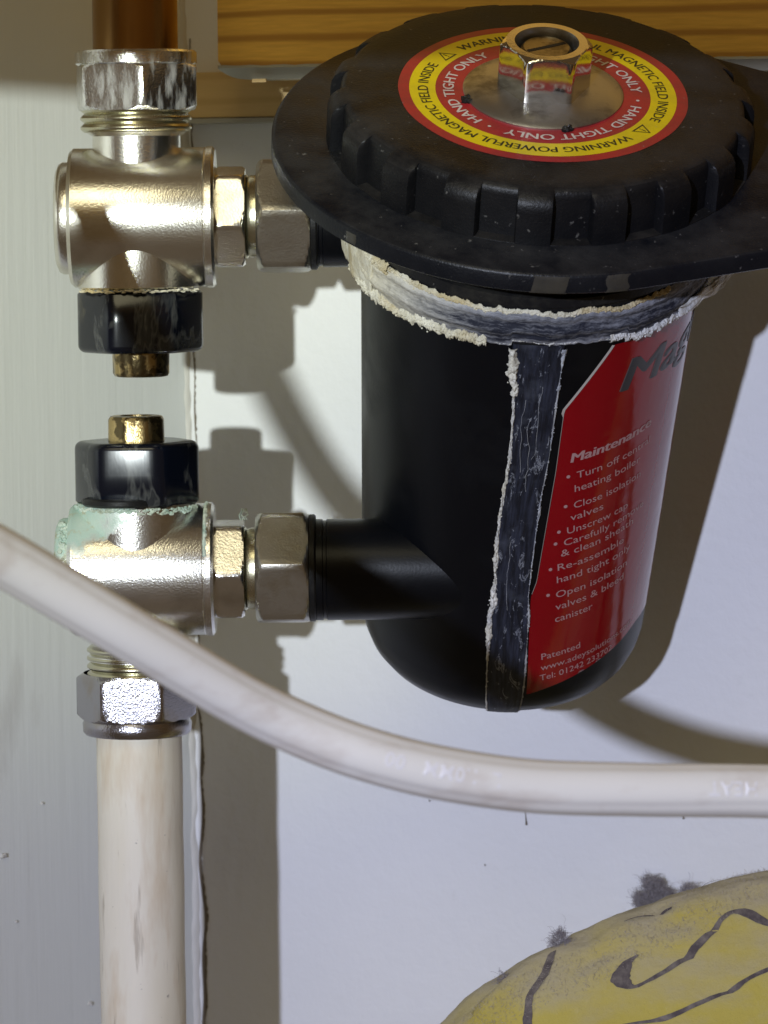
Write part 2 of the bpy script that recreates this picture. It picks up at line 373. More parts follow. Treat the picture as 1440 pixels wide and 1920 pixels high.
def box(fr, a, b_, bevel=0):
    vs = [fr(x, y, z) for z in (a[2], b_[2]) for y in (a[1], b_[1]) for x in (a[0], b_[0])]
    return vs, [(0, 1, 3, 2), (4, 6, 7, 5), (0, 4, 5, 1), (2, 3, 7, 6), (0, 2, 6, 4), (1, 5, 7, 3)]
v_, f_ = slab(CORNER, WD, WN, -30, 420, ZF - 10, ZT, 20)
o = link('back_wall', v_, f_, 'wall', smooth=False); o['kind'] = 'structure'
v_, f_ = slab(CORNER, LD, LN, 0, 330, ZF - 10, ZT, 20)
o = link('left_wall', v_, f_, 'brush', smooth=False); o['kind'] = 'structure'
v_, f_ = slab(Vector((0, 0, 0)), Vector((1, 0, 0)), Vector((0, -1, 0)), -260, 460, ZF - 20, ZF, 20)
v_ = [Vector((-280, -420, ZF)), Vector((460, -420, ZF)), Vector((460, 140, ZF)), Vector((-280, 140, ZF)), Vector((-280, -420, ZF - 15)), Vector((460, -420, ZF - 15)), Vector((460, 140, ZF - 15)), Vector((-280, 140, ZF - 15))]
o = link('floor', v_, [(0, 1, 2, 3), (7, 6, 5, 4), (0, 4, 5, 1), (1, 5, 6, 2), (2, 6, 7, 3), (3, 7, 4, 0)], 'floor', smooth=False); o['kind'] = 'structure'
# ragged caulk bead and dark crack in the corner
def bead(u, v):
    z = ZF + (ZT - ZF) * v; a = u * pi
    r = 1.1 + .5 * noise.noise(Vector((u * 2, z * .21, 3))) + .6 * noise.noise(Vector((u, z * .05, 9)))
    e = (WN + LN).normalized(); g_ = Vector((-e.y, e.x, 0))
    return CORNER + e * (sin(a) * r - .2) + g_ * (-cos(a) * r * 1.5 + .3) + Vector((0, 0, z))
v_, f_ = grid(bead, 6, 420)
o = link('caulk_bead', v_, f_, 'caulk'); o['kind'] = 'structure'
def crack(u, v):
    z = ZF + (95 - ZF) * v; w = .45 + .6 * noise.noise(Vector((0, z * .12, 5))) + .5 * noise.noise(Vector((2, z * .9, 5)))
    w += .9 * max(0, (-70 - z) / 120)
    return wallpt(2.2 + 1.2 * noise.noise(Vector((7, z * .06, 1))) + u * max(.15, w), .16, z)
v_, f_ = grid(crack, 1, 420)
o = link('corner_crack', v_, f_, 'gap'); o['kind'] = 'structure'

LW = bpy.data.objects['left_wall']; BW = bpy.data.objects['back_wall']
for l_, z, w in ((70, -131, 1.1), (66, -150, .5), (40, -177, .8), (56, -118, .5), (83, -12, .7)):
    v_, f_ = lump(CORNER + LD * l_ + LN * .25 + Vector((0, 0, z)), w, .5, (1, 1, .7)); link('paint_chip', v_, f_, 'caulk', LW)
for s_, z, h in ((98, -128, 4.5), (143, -125, 3.0), (70, -122, .5), (86, -140, .4)):
    v_, f_ = tube([wallpt(s_ + .1 * i, .1, z + h * (1 - i / 4)) for i in range(5)], [.08, .12, .15, .22, .38], 8)[:2]; link('drip_mark', v_, f_, 'gap', BW)

# ------------------------------------------------------------------ woodwork under the shelf
FW = Frame(CORNER, WD, WN, (0, 0, 1))
def prism(fr, prof, s0, s1):
    n = len(prof); vs = [fr(s_, d_, z_) for s_ in (s0, s1) for d_, z_ in prof]
    return vs, [tuple(range(n)), tuple(range(2 * n - 1, n - 1, -1))] + [(i, n + i, n + (i + 1) % n, (i + 1) % n) for i in range(n)]
PZ = 82.0; PD = 48.0; PS = 24.6
pb = thing('pine_shelf_edge', 'thick orange pine shelf board behind and above the black cap', 'shelf', wallpt(100, 20, PZ))
# board with a clipped lower left corner and an arris
def pine_board():
    vs, fs = [], []
    pro = [(PD, ZT - 5), (PD, PZ + 3.4), (PD - .7, PZ + 3.0)]
    outl = [(PS, ZT - 5), (PS, PZ + 5), (PS + 1.2, PZ + 3.3), (400, PZ + 3.3), (400, ZT - 5)]
    n = len(outl)
    for d_ in (PD, 0.05):
        for s_, z_ in outl: vs.append(FW(s_, d_, z_))
    return vs, [tuple(range(n)), tuple(range(2 * n - 1, n - 1, -1))] + [(i, n + i, n + (i + 1) % n, (i + 1) % n) for i in range(n)]
v_, f_ = pine_board(); o = link('board', v_, f_, 'pine', pb, smooth=False)
def painted_edge(u, v):
    s_ = PS + u * (395 - PS); rag = .35 * noise.noise(Vector((s_ * .25, 1, 1))) + .2 * noise.noise(Vector((s_ * .9, 4, 1)))
    clip = max(0, 1 - (s_ - PS) / 6.5)
    pr = [(PD + .25, PZ + 3.7 + rag), (PD + .35, PZ + 3.0), (PD - 3.2, PZ + .0 + 2.2 * clip * clip), (PD - 30, PZ + .2 + 2.2 * clip * clip), (PD - 30, PZ + 3.2)]
    d_, z_ = pr[min(4, int(v * 4 + .5))]
    return FW(s_, d_, z_)
v_, f_ = grid(painted_edge, 240, 4); link('painted_edge', v_, f_, 'edge_paint', pb, angle=25)
v_, f_ = box(Frame(FW(36, PD - 1.2, PZ - .55), WD, WN, (0, 0, 1)), (-2, -.5, -.4), (1.9, .8, .55)); link('splinter', v_, f_, 'batten_pine', pb)
bt = thing('wall_batten', 'plain pine batten fixed to the wall below the shelf board', 'batten', wallpt(100, 0, 73))
v_, f_ = box(FW, (2.5, .05, 72.4), (395, 13, PZ + 3.0)); link('strip', v_, f_, 'batten_pine', bt, smooth=False)
def ledge(u, v):
    s_ = 2.5 + u * 392; pr = [(12.6, 72.3), (13.6 + .3 * noise.noise(Vector((s_ * .2, 0, 0))), 72.0), (13.5, 70.8 + .35 * noise.noise(Vector((s_ * .3, 5, 0)))), (.2, 70.7)]
    d_, z_ = pr[min(3, int(v * 3 + .5))]; return FW(s_, d_, z_)
v_, f_ = grid(ledge, 200, 3); link('painted_lip', v_, f_, 'edge_paint', bt, angle=25)

# unseen rail added above the view to keep torch light off the scene's top
v_, f_ = box(Frame((0, 0, 0), (1, 0, 0), (0, 1, 0), (0, 0, 1)), (-260, -312, 103.2), (420, -292, 150))
tag(link('added_shade_rail', v_, f_, 'pine', smooth=False), 'added pine rail, unseen above the top edge of the picture, shading the top of the scene', 'added shade rail')

# ------------------------------------------------------------------ pipes
def rot_frame(o, ax):                       # frame whose z runs along ax and whose x points at the camera
    z = Vector(ax).normalized(); x = Vector((0, -1, 0)); x = (x - z * x.dot(z)).normalized()
    return Frame(o, x, z.cross(x), z)
UP = rot_frame((0.8, 0, 0), (0, 0, 1))
v_, f_ = lathe(UP, [(11, 80), (11, 120), (11, 160), (11, ZT)], 64)
tag(link('copper_pipe', v_, f_, 'copper'), 'bare brown copper pipe dropping into the top compression nut', 'pipe')
LOW = rot_frame((-1.0, 0, 0), (0, 0, 1))
def pr_(a, r, h): return r + .18 * noise.noise(Vector((cos(a) * 1.5, sin(a) * 1.5, h * .06))) + .07 * noise.noise(Vector((cos(a) * 6, sin(a) * 6, h * .3)))
v_, f_ = lathe(LOW, [(11.2, ZF + i * 2.0) for i in range(int((-80 - ZF) / 2) + 1)], 72, pr_)
tag(link('painted_pipe', v_, f_, 'cream'), 'cream painted vertical pipe with brown stains below the lower valve', 'pipe')

# ------------------------------------------------------------------ isolation valves
def cone_threads(fr, r, z0, z1, n, mat, parent):
    prof = []
    for i in range(n):
        a = z0 + (z1 - z0) * i / n; b_ = z0 + (z1 - z0) * (i + 1) / n
        prof += [(r - 1.0, a), (r, a + (b_ - a) * .35), (r, a + (b_ - a) * .6)]
    prof.append((r - 1.0, z1)); v_, f_ = lathe(fr, prof, 72); link('thread', v_, f_, mat, parent, angle=60)
def isolation_valve(zc, xo, sgn, br, label, metal, hexph, nutph):
    """sgn +1: pipe above, knob below"""
    T = thing('isolation_valve', label, 'valve', (xo, 0, zc - 22), 'isolation valves beside the canister')
    ax = rot_frame((xo, 0, zc), (1, 0, 0)); vt = rot_frame((xo, 0, zc), (0, 0, 1))
    v_, f_ = lathe(ax, [(br - 3, -17.4), (br - .9, -17.3), (br, -16.3), (br, 17.4), (br + .1, 17.6), (br - .1, 17.9), (br + .25, 18.1), (br + .25, 19.6), (br - .6, 20.3), (11, 20.4)], 96)
    body = link('body', v_, f_, metal, T, angle=35)
    v_, f_ = lathe(ax, [(3, -20.9), (br - 5.5, -20.9), (br - 4.0, -20.2), (br - 3.5, -19.2), (br - 3.5, -17.0)], 72); link('end_cap', v_, f_, metal, T)
    # spindle boss, same girth as the knob, meeting the body in a mitre
    boss = [(16.0, 0), (16.0, -sgn * (br - .2)), (15.2, -sgn * (br + .5)), (8, -sgn * (br + .6))]
    v_, f_ = lathe(vt, boss, 96); link('spindle_boss', v_, f_, metal, T)
    # pipe socket
    v_, f_ = lathe(vt, [(11.4, 0), (11.4, sgn * 21.0), (13.2, sgn * 22.2), (13.4, sgn * 23.4)], 72); link('socket', v_, f_, metal, T)
    # union half: hexagon, tail and nut
    v_, f_ = hexnut(ax, 13.9, 20.2, 28.0, 9, hexph, 1.0, .9); link('union_hexagon', v_, f_, metal, T, angle=30)
    v_, f_ = lathe(ax, [(10.4, 27.5), (10.9, 28.3), (10.4, 28.8), (10.7, 29.6), (10.7, 32)], 64); link('union_tail', v_, f_, 'thread_metal', T)
    v_, f_ = hexnut(ax, 16.2, 30.9, 45.2, 12.0, nutph, 1.9, 1.9); link('union_nut', v_, f_, 'nut_metal', T, angle=30)
    v_, f_ = lathe(ax, [(12.2, 45.0), (14.0, 45.0), (14.0, 46.2), (13.6, 46.6)], 64); link('rubber_seal', v_, f_, 'dark_plastic', T)
    return T, ax, vt
def knob(T, fr, z0, z1, zs, ph, rr=15.6, chips=True):
    """rounded hexagonal knob from z0 (at the valve) to z1, with a square-cut spindle stub to zs"""
    d = 1 if z1 > z0 else -1
    def rf(a, r, h):
        if r < 9: return r
        b_ = (a - ph + pi / 6) % (pi / 3) - pi / 6
        fa = pi / 6 - abs(b_); hx = 14.7 / cos(fa); lim = 16.35; hx = -math.log(math.exp(-4 * hx) + math.exp(-4 * lim)) / 4 if hx > 13 else hx
        return r * (hx * .86 + 15.6 * .14) / rr
    prof = [(8, z0), (rr - .6, z0), (rr, z0 + d * .6), (rr, z0 + (z1 - z0) * .5)]
    for k in range(7): a = k / 6 * pi / 2; prof.append((rr - 2.0 + 2.0 * cos(a), z1 - d * 2.0 + d * 2.0 * sin(a)))
    prof += [(8.2, z1 + d * .05)]
    v_, f_ = lathe(fr, prof, 120, rf); k_ = link('knob', v_, f_, 'knob', T, angle=50)
    prof = [(7.6, z1 - d * .4), (7.5, zs - d * 1.0), (7.0, zs - d * .2), (6.2, zs), (4.2, zs), (4.0, zs - d * 1.6), (.01, zs - d * 1.6)]
    def rs(a, r, h):
        if r < 6.5: return r
        b_ = (a - ph) % (pi / 4) - pi / 8
        return r * (.955 + .045 * abs(b_) / (pi / 8)) + .12 * noise.noise(Vector((cos(a) * 5, sin(a) * 5, h)))
    v_, f_ = lathe(fr, prof, 96, rs); link('spindle_stub', v_, f_, 'brass', k_, angle=30)
def crumbs(fn, n, s0, s1, name, mat, T, sq=(1, 1, 1)):
    vf = [lump(fn(i / n), random.uniform(s0, s1), .4, sq) for i in range(n)]
    v_, f_ = merge(*vf); o = link(name, v_, f_, mat, T); o['kind'] = 'stuff'
# upper valve
T1, ax1, vt1 = isolation_valve(45.2, .7, 1, 18.0, 'upper nickel valve on the copper pipe with its black knob hanging down', 'nickel', radians(10), radians(-6))
cone_threads(rot_frame((.7, 0, 0), (0, 0, 1)), 14.4, 67.2, 74.4, 3, 'thread_metal', T1)
v_, f_ = hexnut(rot_frame((.9, 0, 0), (0, 0, 1)), 17.1, 72.8, 85.2, 11.2, radians(9), 1.6, 1.4); link('compression_nut', v_, f_, 'chrome_nut', T1, angle=30)
v_, f_ = lathe(rot_frame((.9, 0, 0), (0, 0, 1)), [(11.05, 84.4), (15.0, 84.4), (15.7, 84.9), (15.7, 87.6), (15.1, 88.2), (11.05, 88.2)], 80); link('nut_collar', v_, f_, 'chrome_nut', T1)
knob(T1, rot_frame((1.0, 0, 0), (0, 0, 1)), 26.2, 10.4, 4.0, radians(34))
crumbs(lambda u: Vector((1.0 + 15.9 * sin(-1.2 + 2.5 * u), -15.9 * cos(-1.2 + 2.5 * u), 26.5 + random.uniform(-.3, .3))), 70, .25, .55, 'paint_crumbs', 'crust_cream', T1, (1.4, 1, .6))
# lower valve
T2, ax2, vt2 = isolation_valve(-46.4, -.7, -1, 17.2, 'lower nickel valve with green verdigris and black knob standing up', 'nickel_green', radians(3), radians(-8))
cone_threads(rot_frame((-.9, 0, 0), (0, 0, 1)), 13.4, -74.6, -66.0, 4, 'thread_metal', T2)
v_, f_ = hexnut(rot_frame((-1.6, 0, 0), (0, 0, 1)), 15.9, -85.6, -73.2, 11.4, radians(28), 1.5, 1.5); link('compression_nut', v_, f_, 'sparkle_nut', T2, angle=30)
v_, f_ = lathe(rot_frame((-1.4, 0, 0), (0, 0, 1)), [(11.3, -89.4), (13.6, -89.3), (14.2, -88.6), (14.3, -86.4), (13.6, -85.0), (11.3, -85.0)], 80); link('nut_collar', v_, f_, 'sparkle_nut', T2)
knob(T2, rot_frame((-.5, 0, 0), (0, 0, 1)), -28.9, -12.6, -6.1, radians(25))
# dusty black lip plate under the lower knob
def lip(a, r, h): return r + .2 * noise.noise(Vector((cos(a) * 2, sin(a) * 2, h)))
v_, f_ = lathe(rot_frame((-3.6, -6.6, 0), (0, 0, 1)), [(6, -29.0), (10.2, -29.0), (10.9, -28.4), (10.7, -27.4), (9.8, -26.9), (6, -26.7)], 64, lip); link('lip_plate', v_, f_, 'dark_plastic', T2)
def rim2(u):
    a = -1.45 + 2.9 * u
    return Vector((-.7 + 15.9 * sin(a), -15.9 * cos(a), -29.4 + .5 * noise.noise(Vector((u * 9, 0, 0))) - random.random() * .8 * (1 if u < .5 else 1.8)))
crumbs(rim2, 230, .14, .55, 'verdigris_crumbs', 'crust_green', T2, (1.2, 1, .8))
def colrim(u):
    a = -.3 - 1.3 * u; return Vector((18.2 - .7, -17.3 * cos(a) - .1, -46.4 - 17.3 * sin(a)))
crumbs(colrim, 40, .25, .6, 'collar_crumbs', 'crust_green', T2)
crumbs(lambda u: Vector((-19.4 + random.uniform(-.8, 1.6), -13.6 * cos(.1 + 1.1 * u), -46.4 + 13.6 * sin(.1 + 1.1 * u))), 50, .3, .8, 'end_cap_crumbs', 'crust_green', T2)
# a wisp of green lint caught on the union
wv = []
for k in range(5):
    p0 = Vector((26.5 + random.uniform(0, 2), -3 - random.random(), -33.4)); pts = [p0 + Vector((noise.noise(Vector((k, i * .7, 0))) * 1.6, -.3 * i * .2, i * .75)) for i in range(5)]
    a_, b_, _ = tube(pts, .16, 5); wv.append((a_, b_))
v_, f_ = merge(*wv); o = link('lint_wisp', v_, f_, 'crust_green', T2); o['kind'] = 'stuff'

# ------------------------------------------------------------------ the magnetic filter
H = 168.0
AX = Vector((.065, -tan(radians(28.7)), 1)).normalized()
E1 = (Vector((1, 0, 0)) - AX * AX.x).normalized(); E2 = AX.cross(E1)
BASE = Vector((104.32, -40.0, 75.41)) - AX * H
FT = thing('magnetic_filter', 'leaning black plastic filter canister with screw cap, red label and crusted collar', 'filter canister', BASE)
FM = Frame(BASE, E1, E2, AX)
def cyl(deg, r, z):                          # 0 degrees faces the viewer, positive to the right
    a = radians(deg); return FM(r * sin(a), -r * cos(a), z)
def crad(z): return 37.9 + 5.2 * (z - 12) / 108
prof = [(.01, -2.6), (12, -2.4), (25, -1.6), (30, -.2), (33.3, 2.2), (35.7, 5.4), (37.2, 9.2), (crad(13), 13)] + [(crad(z), z) for z in range(20, 124, 8)] + [(crad(124), 124)]
v_, f_ = lathe(FM, prof, 128); link('canister', v_, f_, 'canister_black', FT)
# neck, collar and flange
v_, f_ = lathe(FM, [(42, 120), (43.6, 121), (43.8, 132), (45.2, 132.6), (45.2, 135.2), (43.9, 135.6), (43.9, 138.2), (46.2, 138.6), (46.2, 149.2)], 128); link('neck', v_, f_, 'dark_plastic', FT, angle=30)
def hull2(r1, c2, r2, n=220):
    pts = []
    for i in range(n):
        a = 2 * pi * i / n; d_ = Vector((cos(a), sin(a)))
        h1 = r1; h2 = c2[0] * d_.x + c2[1] * d_.y + r2
        pts.append((d_.x * r1, d_.y * r1) if h1 >= h2 else (c2[0] + d_.x * r2, c2[1] + d_.y * r2))
    return pts
def flange():
    vs, fs = [], []; lev = [(-.9, 149.0), (0, 149.7), (0, 153.6), (-.35, 154.2), (-1.0, 154.5)]
    base = hull2(67, (95, -5), 28); n = len(base)
    for off, z in lev:
        for p_ in hull2(67 + off, (95, -5), 28 + off): vs.append(FM(p_[0], p_[1], z))
    for j in range(len(lev) - 1):
        for i in range(n): fs.append((j * n + i, j * n + (i + 1) % n, (j + 1) * n + (i + 1) % n, (j + 1) * n + i))
    fs.append(tuple(range(n - 1, -1, -1))); fs.append(tuple((len(lev) - 1) * n + i for i in range(n)))
    return vs, fs
v_, f_ = flange(); fl = link('flange', v_, f_, 'flange_black', FT, angle=35)
def scab(deg0, deg1, z0, z1, r, name, parent, flat=False):
    def fn(u, v):
        w = .5 + .5 * noise.noise(Vector((u * 4, v * 3, deg0)))
        dg = deg0 + (deg1 - deg0) * u + 1.0 * noise.noise(Vector((v * 3, deg0, 0))); edge = min(u, 1 - u, v, 1 - v)
        return cyl(dg, (r if not flat else r - (1 - v) * 5) + (.25 * min(1, edge * 6)), z0 + (z1 - z0) * v)
    v_, f_ = grid(fn, 10, 8); return link(name, v_, f_, 'dark_plastic', parent)
m, t, b = material('dried_drip'); n1 = nz(t, coords(t), 300, 5)
plug(t, b, 'Base Color', mix(t, n1, (.022, .022, .024), (.075, .068, .05))); plug(t, b, 'Roughness', .35); bump(t, b, n1, .4, .0003); M['drip'] = m
for d0, d1, z0, z1 in ((-3.5, 4.0, 149.4, 154.0), (11.5, 16.5, 149.4, 154.1), (13.2, 15.4, 150.2, 154.2), (-46, -43, 150, 153)):
    o = scab(d0, d1, z0, z1, 66.95, 'dried_drip', fl); o.data.materials[0] = M['drip']
# screw cap
cp_prof = [(50.4, 153.6), (50.4, 165.6), (50.2, 166.8), (49.6, 167.6), (48.6, 168.0), (45, 168.0), (20, 168.0), (.01, 168.0)]
v_, f_ = lathe(FM, cp_prof, 160); CAP = link('screw_cap', v_, f_, 'cap_black', FT, angle=38)
v_, f_ = lathe(FM, [(50, 153.4), (53.2, 153.5), (53.4, 154.1), (53.2, 154.7), (50, 155.0)], 160, None, False); link('cap_skirt', v_, f_, 'cap_black', CAP, angle=50)
NR = 18
def rib(deg):
    hw = 5.0
    def fn(u, v):
        ring = [(-hw, 0), (-hw + .12, .75), (-hw + .5, .97), (-hw * .5, 1), (0, 1.0), (hw * .5, 1), (hw - .5, .97), (hw - .12, .75), (hw, 0)]
        lv = [(153.9, 53.5), (162.8, 53.5), (164.6, 53.25), (166.0, 52.5), (167.0, 51.3), (167.65, 49.9), (167.95, 48.4)]
        i = min(8, int(u * 8 + .5)); j = min(6, int(v * 6 + .5)); d_, k = ring[i]; z, r = lv[j]
        r0 = min(50.2, r - .3)
        return cyl(deg + d_, r0 + (r - r0) * k, z + (.03 if j == 6 else 0))
    return grid(fn, 8, 6)
for i in range(NR):
    v_, f_ = rib(-4 + i * 360 / NR); link('grip_rib', v_, f_, 'cap_black', CAP, angle=35)
# warning sticker
def annulus(r0, r1, z, n=128, wob=0.0):
    vs, fs = [], []
    for i in range(n):
        a = 2 * pi * i / n
        for r in (r0, r1):
            rr = r + (wob * noise.noise(Vector((cos(a) * 4, sin(a) * 4, r))))
            vs.append(FM(rr * cos(a), rr * sin(a), z))
    for i in range(n):
        k = (i + 1) % n; fs.append((2 * i, 2 * i + 1, 2 * k + 1, 2 * k))
    return vs, fs
v_, f_ = annulus(12, 36.1, H + .07, wob=.18); ST = link('warning_sticker', v_, f_, 'sticker_red', CAP)
v_, f_ = annulus(26.8, 33.3, H + .12); link('yellow_ring', v_, f_, 'sticker_yellow', CAP)
def ring_text(body, r, start_deg, span_deg, h, mat, bold, z=H + .17):
    """letters with their tops outward, running clockwise from start_deg"""
    L = radians(span_deg) * r
    (vs2, fs2) = text_flat(body, h, L, bold)
    vs = []
    for x, y in vs2:
        a = radians(start_deg) - x / r; rr = r + y; vs.append(FM(rr * cos(a), rr * sin(a), z))
    n = len(vs2); fs2 = list(fs2) + [tuple(i + n for i in f) for f in fs2]          # a second, shifted pass thickens the strokes
    for x, y in vs2:
        a = radians(start_deg) - (x + .16) / r; rr = r + y + .05; vs.append(FM(rr * cos(a), rr * sin(a), z + .012))
    return link('printed_text', vs, fs2, mat, CAP, smooth=False)
def ring_tri(deg, r, h):
    parts = []
    pts = [(-h * .62, 0), (h * .62, 0), (0, h)]; cx, cy = 0, h * .36
    inn = [(cx + (x - cx) * .74, cy + (y - cy) * .74) for x, y in pts]
    f = lambda p_: FM((r + p_[1]) * cos(radians(deg) - p_[0] / r), (r + p_[1]) * sin(radians(deg) - p_[0] / r), H + .17)
    vs = [f(p_) for p_ in pts + inn]; fs = [(0, 1, 4, 3), (1, 2, 5, 4), (2, 0, 3, 5)]
    for (a, b_) in (((-.16, h * .30), (.16, h * .62)), ((-.16, h * .15), (.16, h * .24))):
        o_ = len(vs); vs += [f(q) for q in ((a[0], a[1]), (b_[0], a[1]), (b_[0], b_[1]), (a[0], b_[1]))]; fs.append((o_, o_ + 1, o_ + 2, o_ + 3))
    link('warning_triangle', vs, fs, 'sticker_black', CAP, smooth=False)
for k in range(2):
    ring_tri(-37 - 180 * k, 28.2, 4.0)
    ring_text('WARNING POWERFUL MAGNETIC FIELD INSIDE', 28.6, -47 - 180 * k, 159, 2.75, 'sticker_black', 0.0)
for k in range(3):
    ring_text('HAND TIGHT ONLY', 22.2, -14 - 120 * k, 101, 2.9, 'sticker_white', 0.0)
    a = radians(-6 - 120 * k)
    vs = [FM(23.6 * cos(a) + .45 * cos(q * pi / 5), 23.6 * sin(a) + .45 * sin(q * pi / 5), H + .17) for q in range(10)]
    link('printed_dot', vs, [tuple(range(10))], 'sticker_white', CAP, smooth=False)
# steel washer and bleed bolt
v_, f_ = lathe(FM, [(19.9, H + .02), (20.0, H + .5), (19.2, H + 1.1), (15, H + 1.9), (10.5, H + 2.3), (.01, H + 2.3)], 96); link('washer', v_, f_, 'washer_metal', FT)
bolt_v, bolt_f = hexnut(FM, 11.7, H + 2.2, H + 14.2, 8.0, radians(3), 1.1, .2)
BO = link('bleed_bolt', bolt_v, bolt_f, 'bolt_metal', FT, angle=30)
v_, f_ = lathe(FM, [(8.05, H + 14.2), (7.7, H + 13.4), (7.5, H + 9.0), (.01, H + 9.0)], 64, None, False); link('bolt_socket', v_, f_, 'washer_metal', BO)
v_, f_ = lathe(FM, [(6.3, H + 8.9), (6.3, H + 12.0), (5.7, H + 12.7), (.01, H + 12.7)], 48); PIN = link('bleed_pin', v_, f_, 'pin_metal', BO)
sl_ = Frame(FM(0, 0, H + 12.72), E1 * cos(.5) + E2 * sin(.5), E2 * cos(.5) - E1 * sin(.5), AX)
v_, f_ = box(sl_, (-5.4, -.55, -.3), (5.4, .55, .06)); link('pin_slot', v_, f_, 'dark_plastic', BO)
for dg, z in ((16, 0), (-72, 0)):
    vf = [lump(cyl(dg + random.uniform(-4, 4), 20.3 + random.uniform(-.5, .6), H + .5), random.uniform(.5, 1.0), .4) for _ in range(6)]
    v_, f_ = merge(*vf); o = link('sealant_blob', v_, f_, 'dark_plastic', FT); o['kind'] = 'stuff'
# inlet and outlet stubs
def stub(zc, x0, x1, r, name, r2):
    fr = rot_frame((0, 0, zc), (1, 0, 0))
    v_, f_ = lathe(fr, [(r * .8, x0), (r, x0), (r, x0 + 1.6), (r - .35, x0 + 1.8), (r - .35, x0 + 2.6), (r, x0 + 2.8), (r, x0 + 14), (r2, x1)], 72)
    return link(name, v_, f_, 'canister_black', FT, angle=30)
stub(45.0, 46.0, 100, 13.1, 'inlet_stub', 13.0)
stub(-46.9, 46.0, 98, 13.2, 'outlet_stub', 13.2)
# vertical seam rib with crusted edges
SEAM = [(5, -8.2, 6.6), (19, -8.9, 6.7), (35, -9.2, 6.2), (44, -8.2, 5.2), (61, -8.6, 5.7), (75, -7.6, 6.5), (88, -6.2, 8.0), (104, -6.4, 8.6), (121, -7.9, 9.7)]
def seam_edge(z, k):
    for (z0, *a), (z1, *b_) in zip(SEAM, SEAM[1:]):
        if z <= z1: q = max(0, (z - z0) / (z1 - z0)); return a[k] + (b_[k] - a[k]) * q
    return SEAM[-1][k + 1]
def crad2(z):
    if z >= 13: return crad(z)
    for (r0, h0), (r1, h1) in zip(prof, prof[1:]):
        if h0 <= z <= h1: return r0 + (r1 - r0) * (z - h0) / (h1 - h0)
    return prof[0][0]
def seam(u, v):
    z = -.4 + 121.6 * v; l_, r_ = seam_edge(z, 0), seam_edge(z, 1)
    e = min(u, 1 - u); return cyl(l_ + (r_ - l_) * u, crad2(z) + (.9 if e > .02 else -.3) + .12 * noise.noise(Vector((u * 9, z * .12, 2))), z)
nu, nv = 24, 90
v_, f_ = grid(seam, nu, nv); uv = [((i / nu) * .0105, (j / nv) * .12) for j in range(nv + 1) for i in range(nu + 1)]
link('seam_rib', v_, f_, 'seam', FT, uvs=uv)
def chalk(name, mat, centre, width, height, n, m_, seed, crumb=0, cs=(.10, .28)):
    """a ragged ridge of limescale: centre(q) -> (deg, r, z), width in mm across, q in 0..1; along='z' or 'deg'"""
    def fn(u, v):
        dg, r, z, al = centre(v); w = width(v); h = height(v)
        rag = .6 * noise.noise(Vector((v * n * .11, u * 1.5, seed))) + .55 * noise.noise(Vector((v * n * .33, u * 3, seed + 4))) + .3 * noise.noise(Vector((v * n * .8, u * 3, seed + 5)))
        x = (u - .5) * w * (1 + .9 * rag) + w * .35 * noise.noise(Vector((v * n * .07, 0, seed + 9)))
        hh = h * sin(u * pi) ** .6 * (.75 + .7 * noise.noise(Vector((v * n * .25, u * 4, seed + 2))) + .35 * noise.noise(Vector((v * n * .7, u * 9, seed + 6))))
        if al: return cyl(dg, r - .25 + max(-.1, hh), z + x)
        return cyl(dg + degrees(x / r), r - .25 + max(-.1, hh), z)
    parts = [grid(fn, m_, n)]
    for i in range(crumb):
        v = random.random(); dg, r, z, al = centre(v); w = width(v); x = random.gauss(0, .26) * w
        q = cyl(dg, r + random.uniform(-.05, .3) * height(v), z + x) if al else cyl(dg + degrees(x / r), r + random.uniform(-.05, .3), z)
        parts.append(lump(q, random.uniform(*cs), .5))
    v_, f_ = merge(*parts); o = link(name, v_, f_, mat, FT, angle=70); o['kind'] = 'stuff'; return o
def w0(v):
    z = 3 + 117 * v; w = 1.0 + .8 * noise.noise(Vector((z * .11, 3, 0)))
    return w * (2.2 if z > 106 else 1.3 if z < 62 and z > 26 else .8) * (.45 if z < 22 else 1)
def w1(v):
    z = 3 + 117 * v; return max(.08, .55 + 1.1 * noise.noise(Vector((z * .12, 8, 0)))) * (1.7 if z > 108 else .75)
chalk('limescale_edge', 'crust_white', lambda v: (seam_edge(3 + 117 * v, 0) + .5, crad2(3 + 117 * v) + .9, 3 + 117 * v, False), w0, lambda v: .5 + .4 * w0(v), 420, 10, 1.0, 170, (.08, .22))
chalk('limescale_edge', 'crust_grey', lambda v: (seam_edge(3 + 117 * v, 1) - .4, crad2(3 + 117 * v) + .9, 3 + 117 * v, False), w1, lambda v: .35 + .2 * w1(v), 420, 8, 5.0, 160, (.08, .2))
# thin scratch-like veins of scale on the rib
vf = []
for k in range(4):
    z = random.uniform(60, 116); q = random.uniform(.25, .9); pts = []
    for i in range(14):
        zz = z - i * 1.7; q += random.gauss(0, .025)
        l_, r_ = seam_edge(zz, 0), seam_edge(zz, 1); pts.append(cyl(l_ + (r_ - l_) * min(.95, max(.1, q)), crad2(zz) + .95, zz))
    a_, b_, _ = tube(pts, .04, 4); vf.append((a_, b_))
v_, f_ = merge(*vf); o = link('scale_vein', v_, f_, 'crust_grey', FT); o['kind'] = 'stuff'
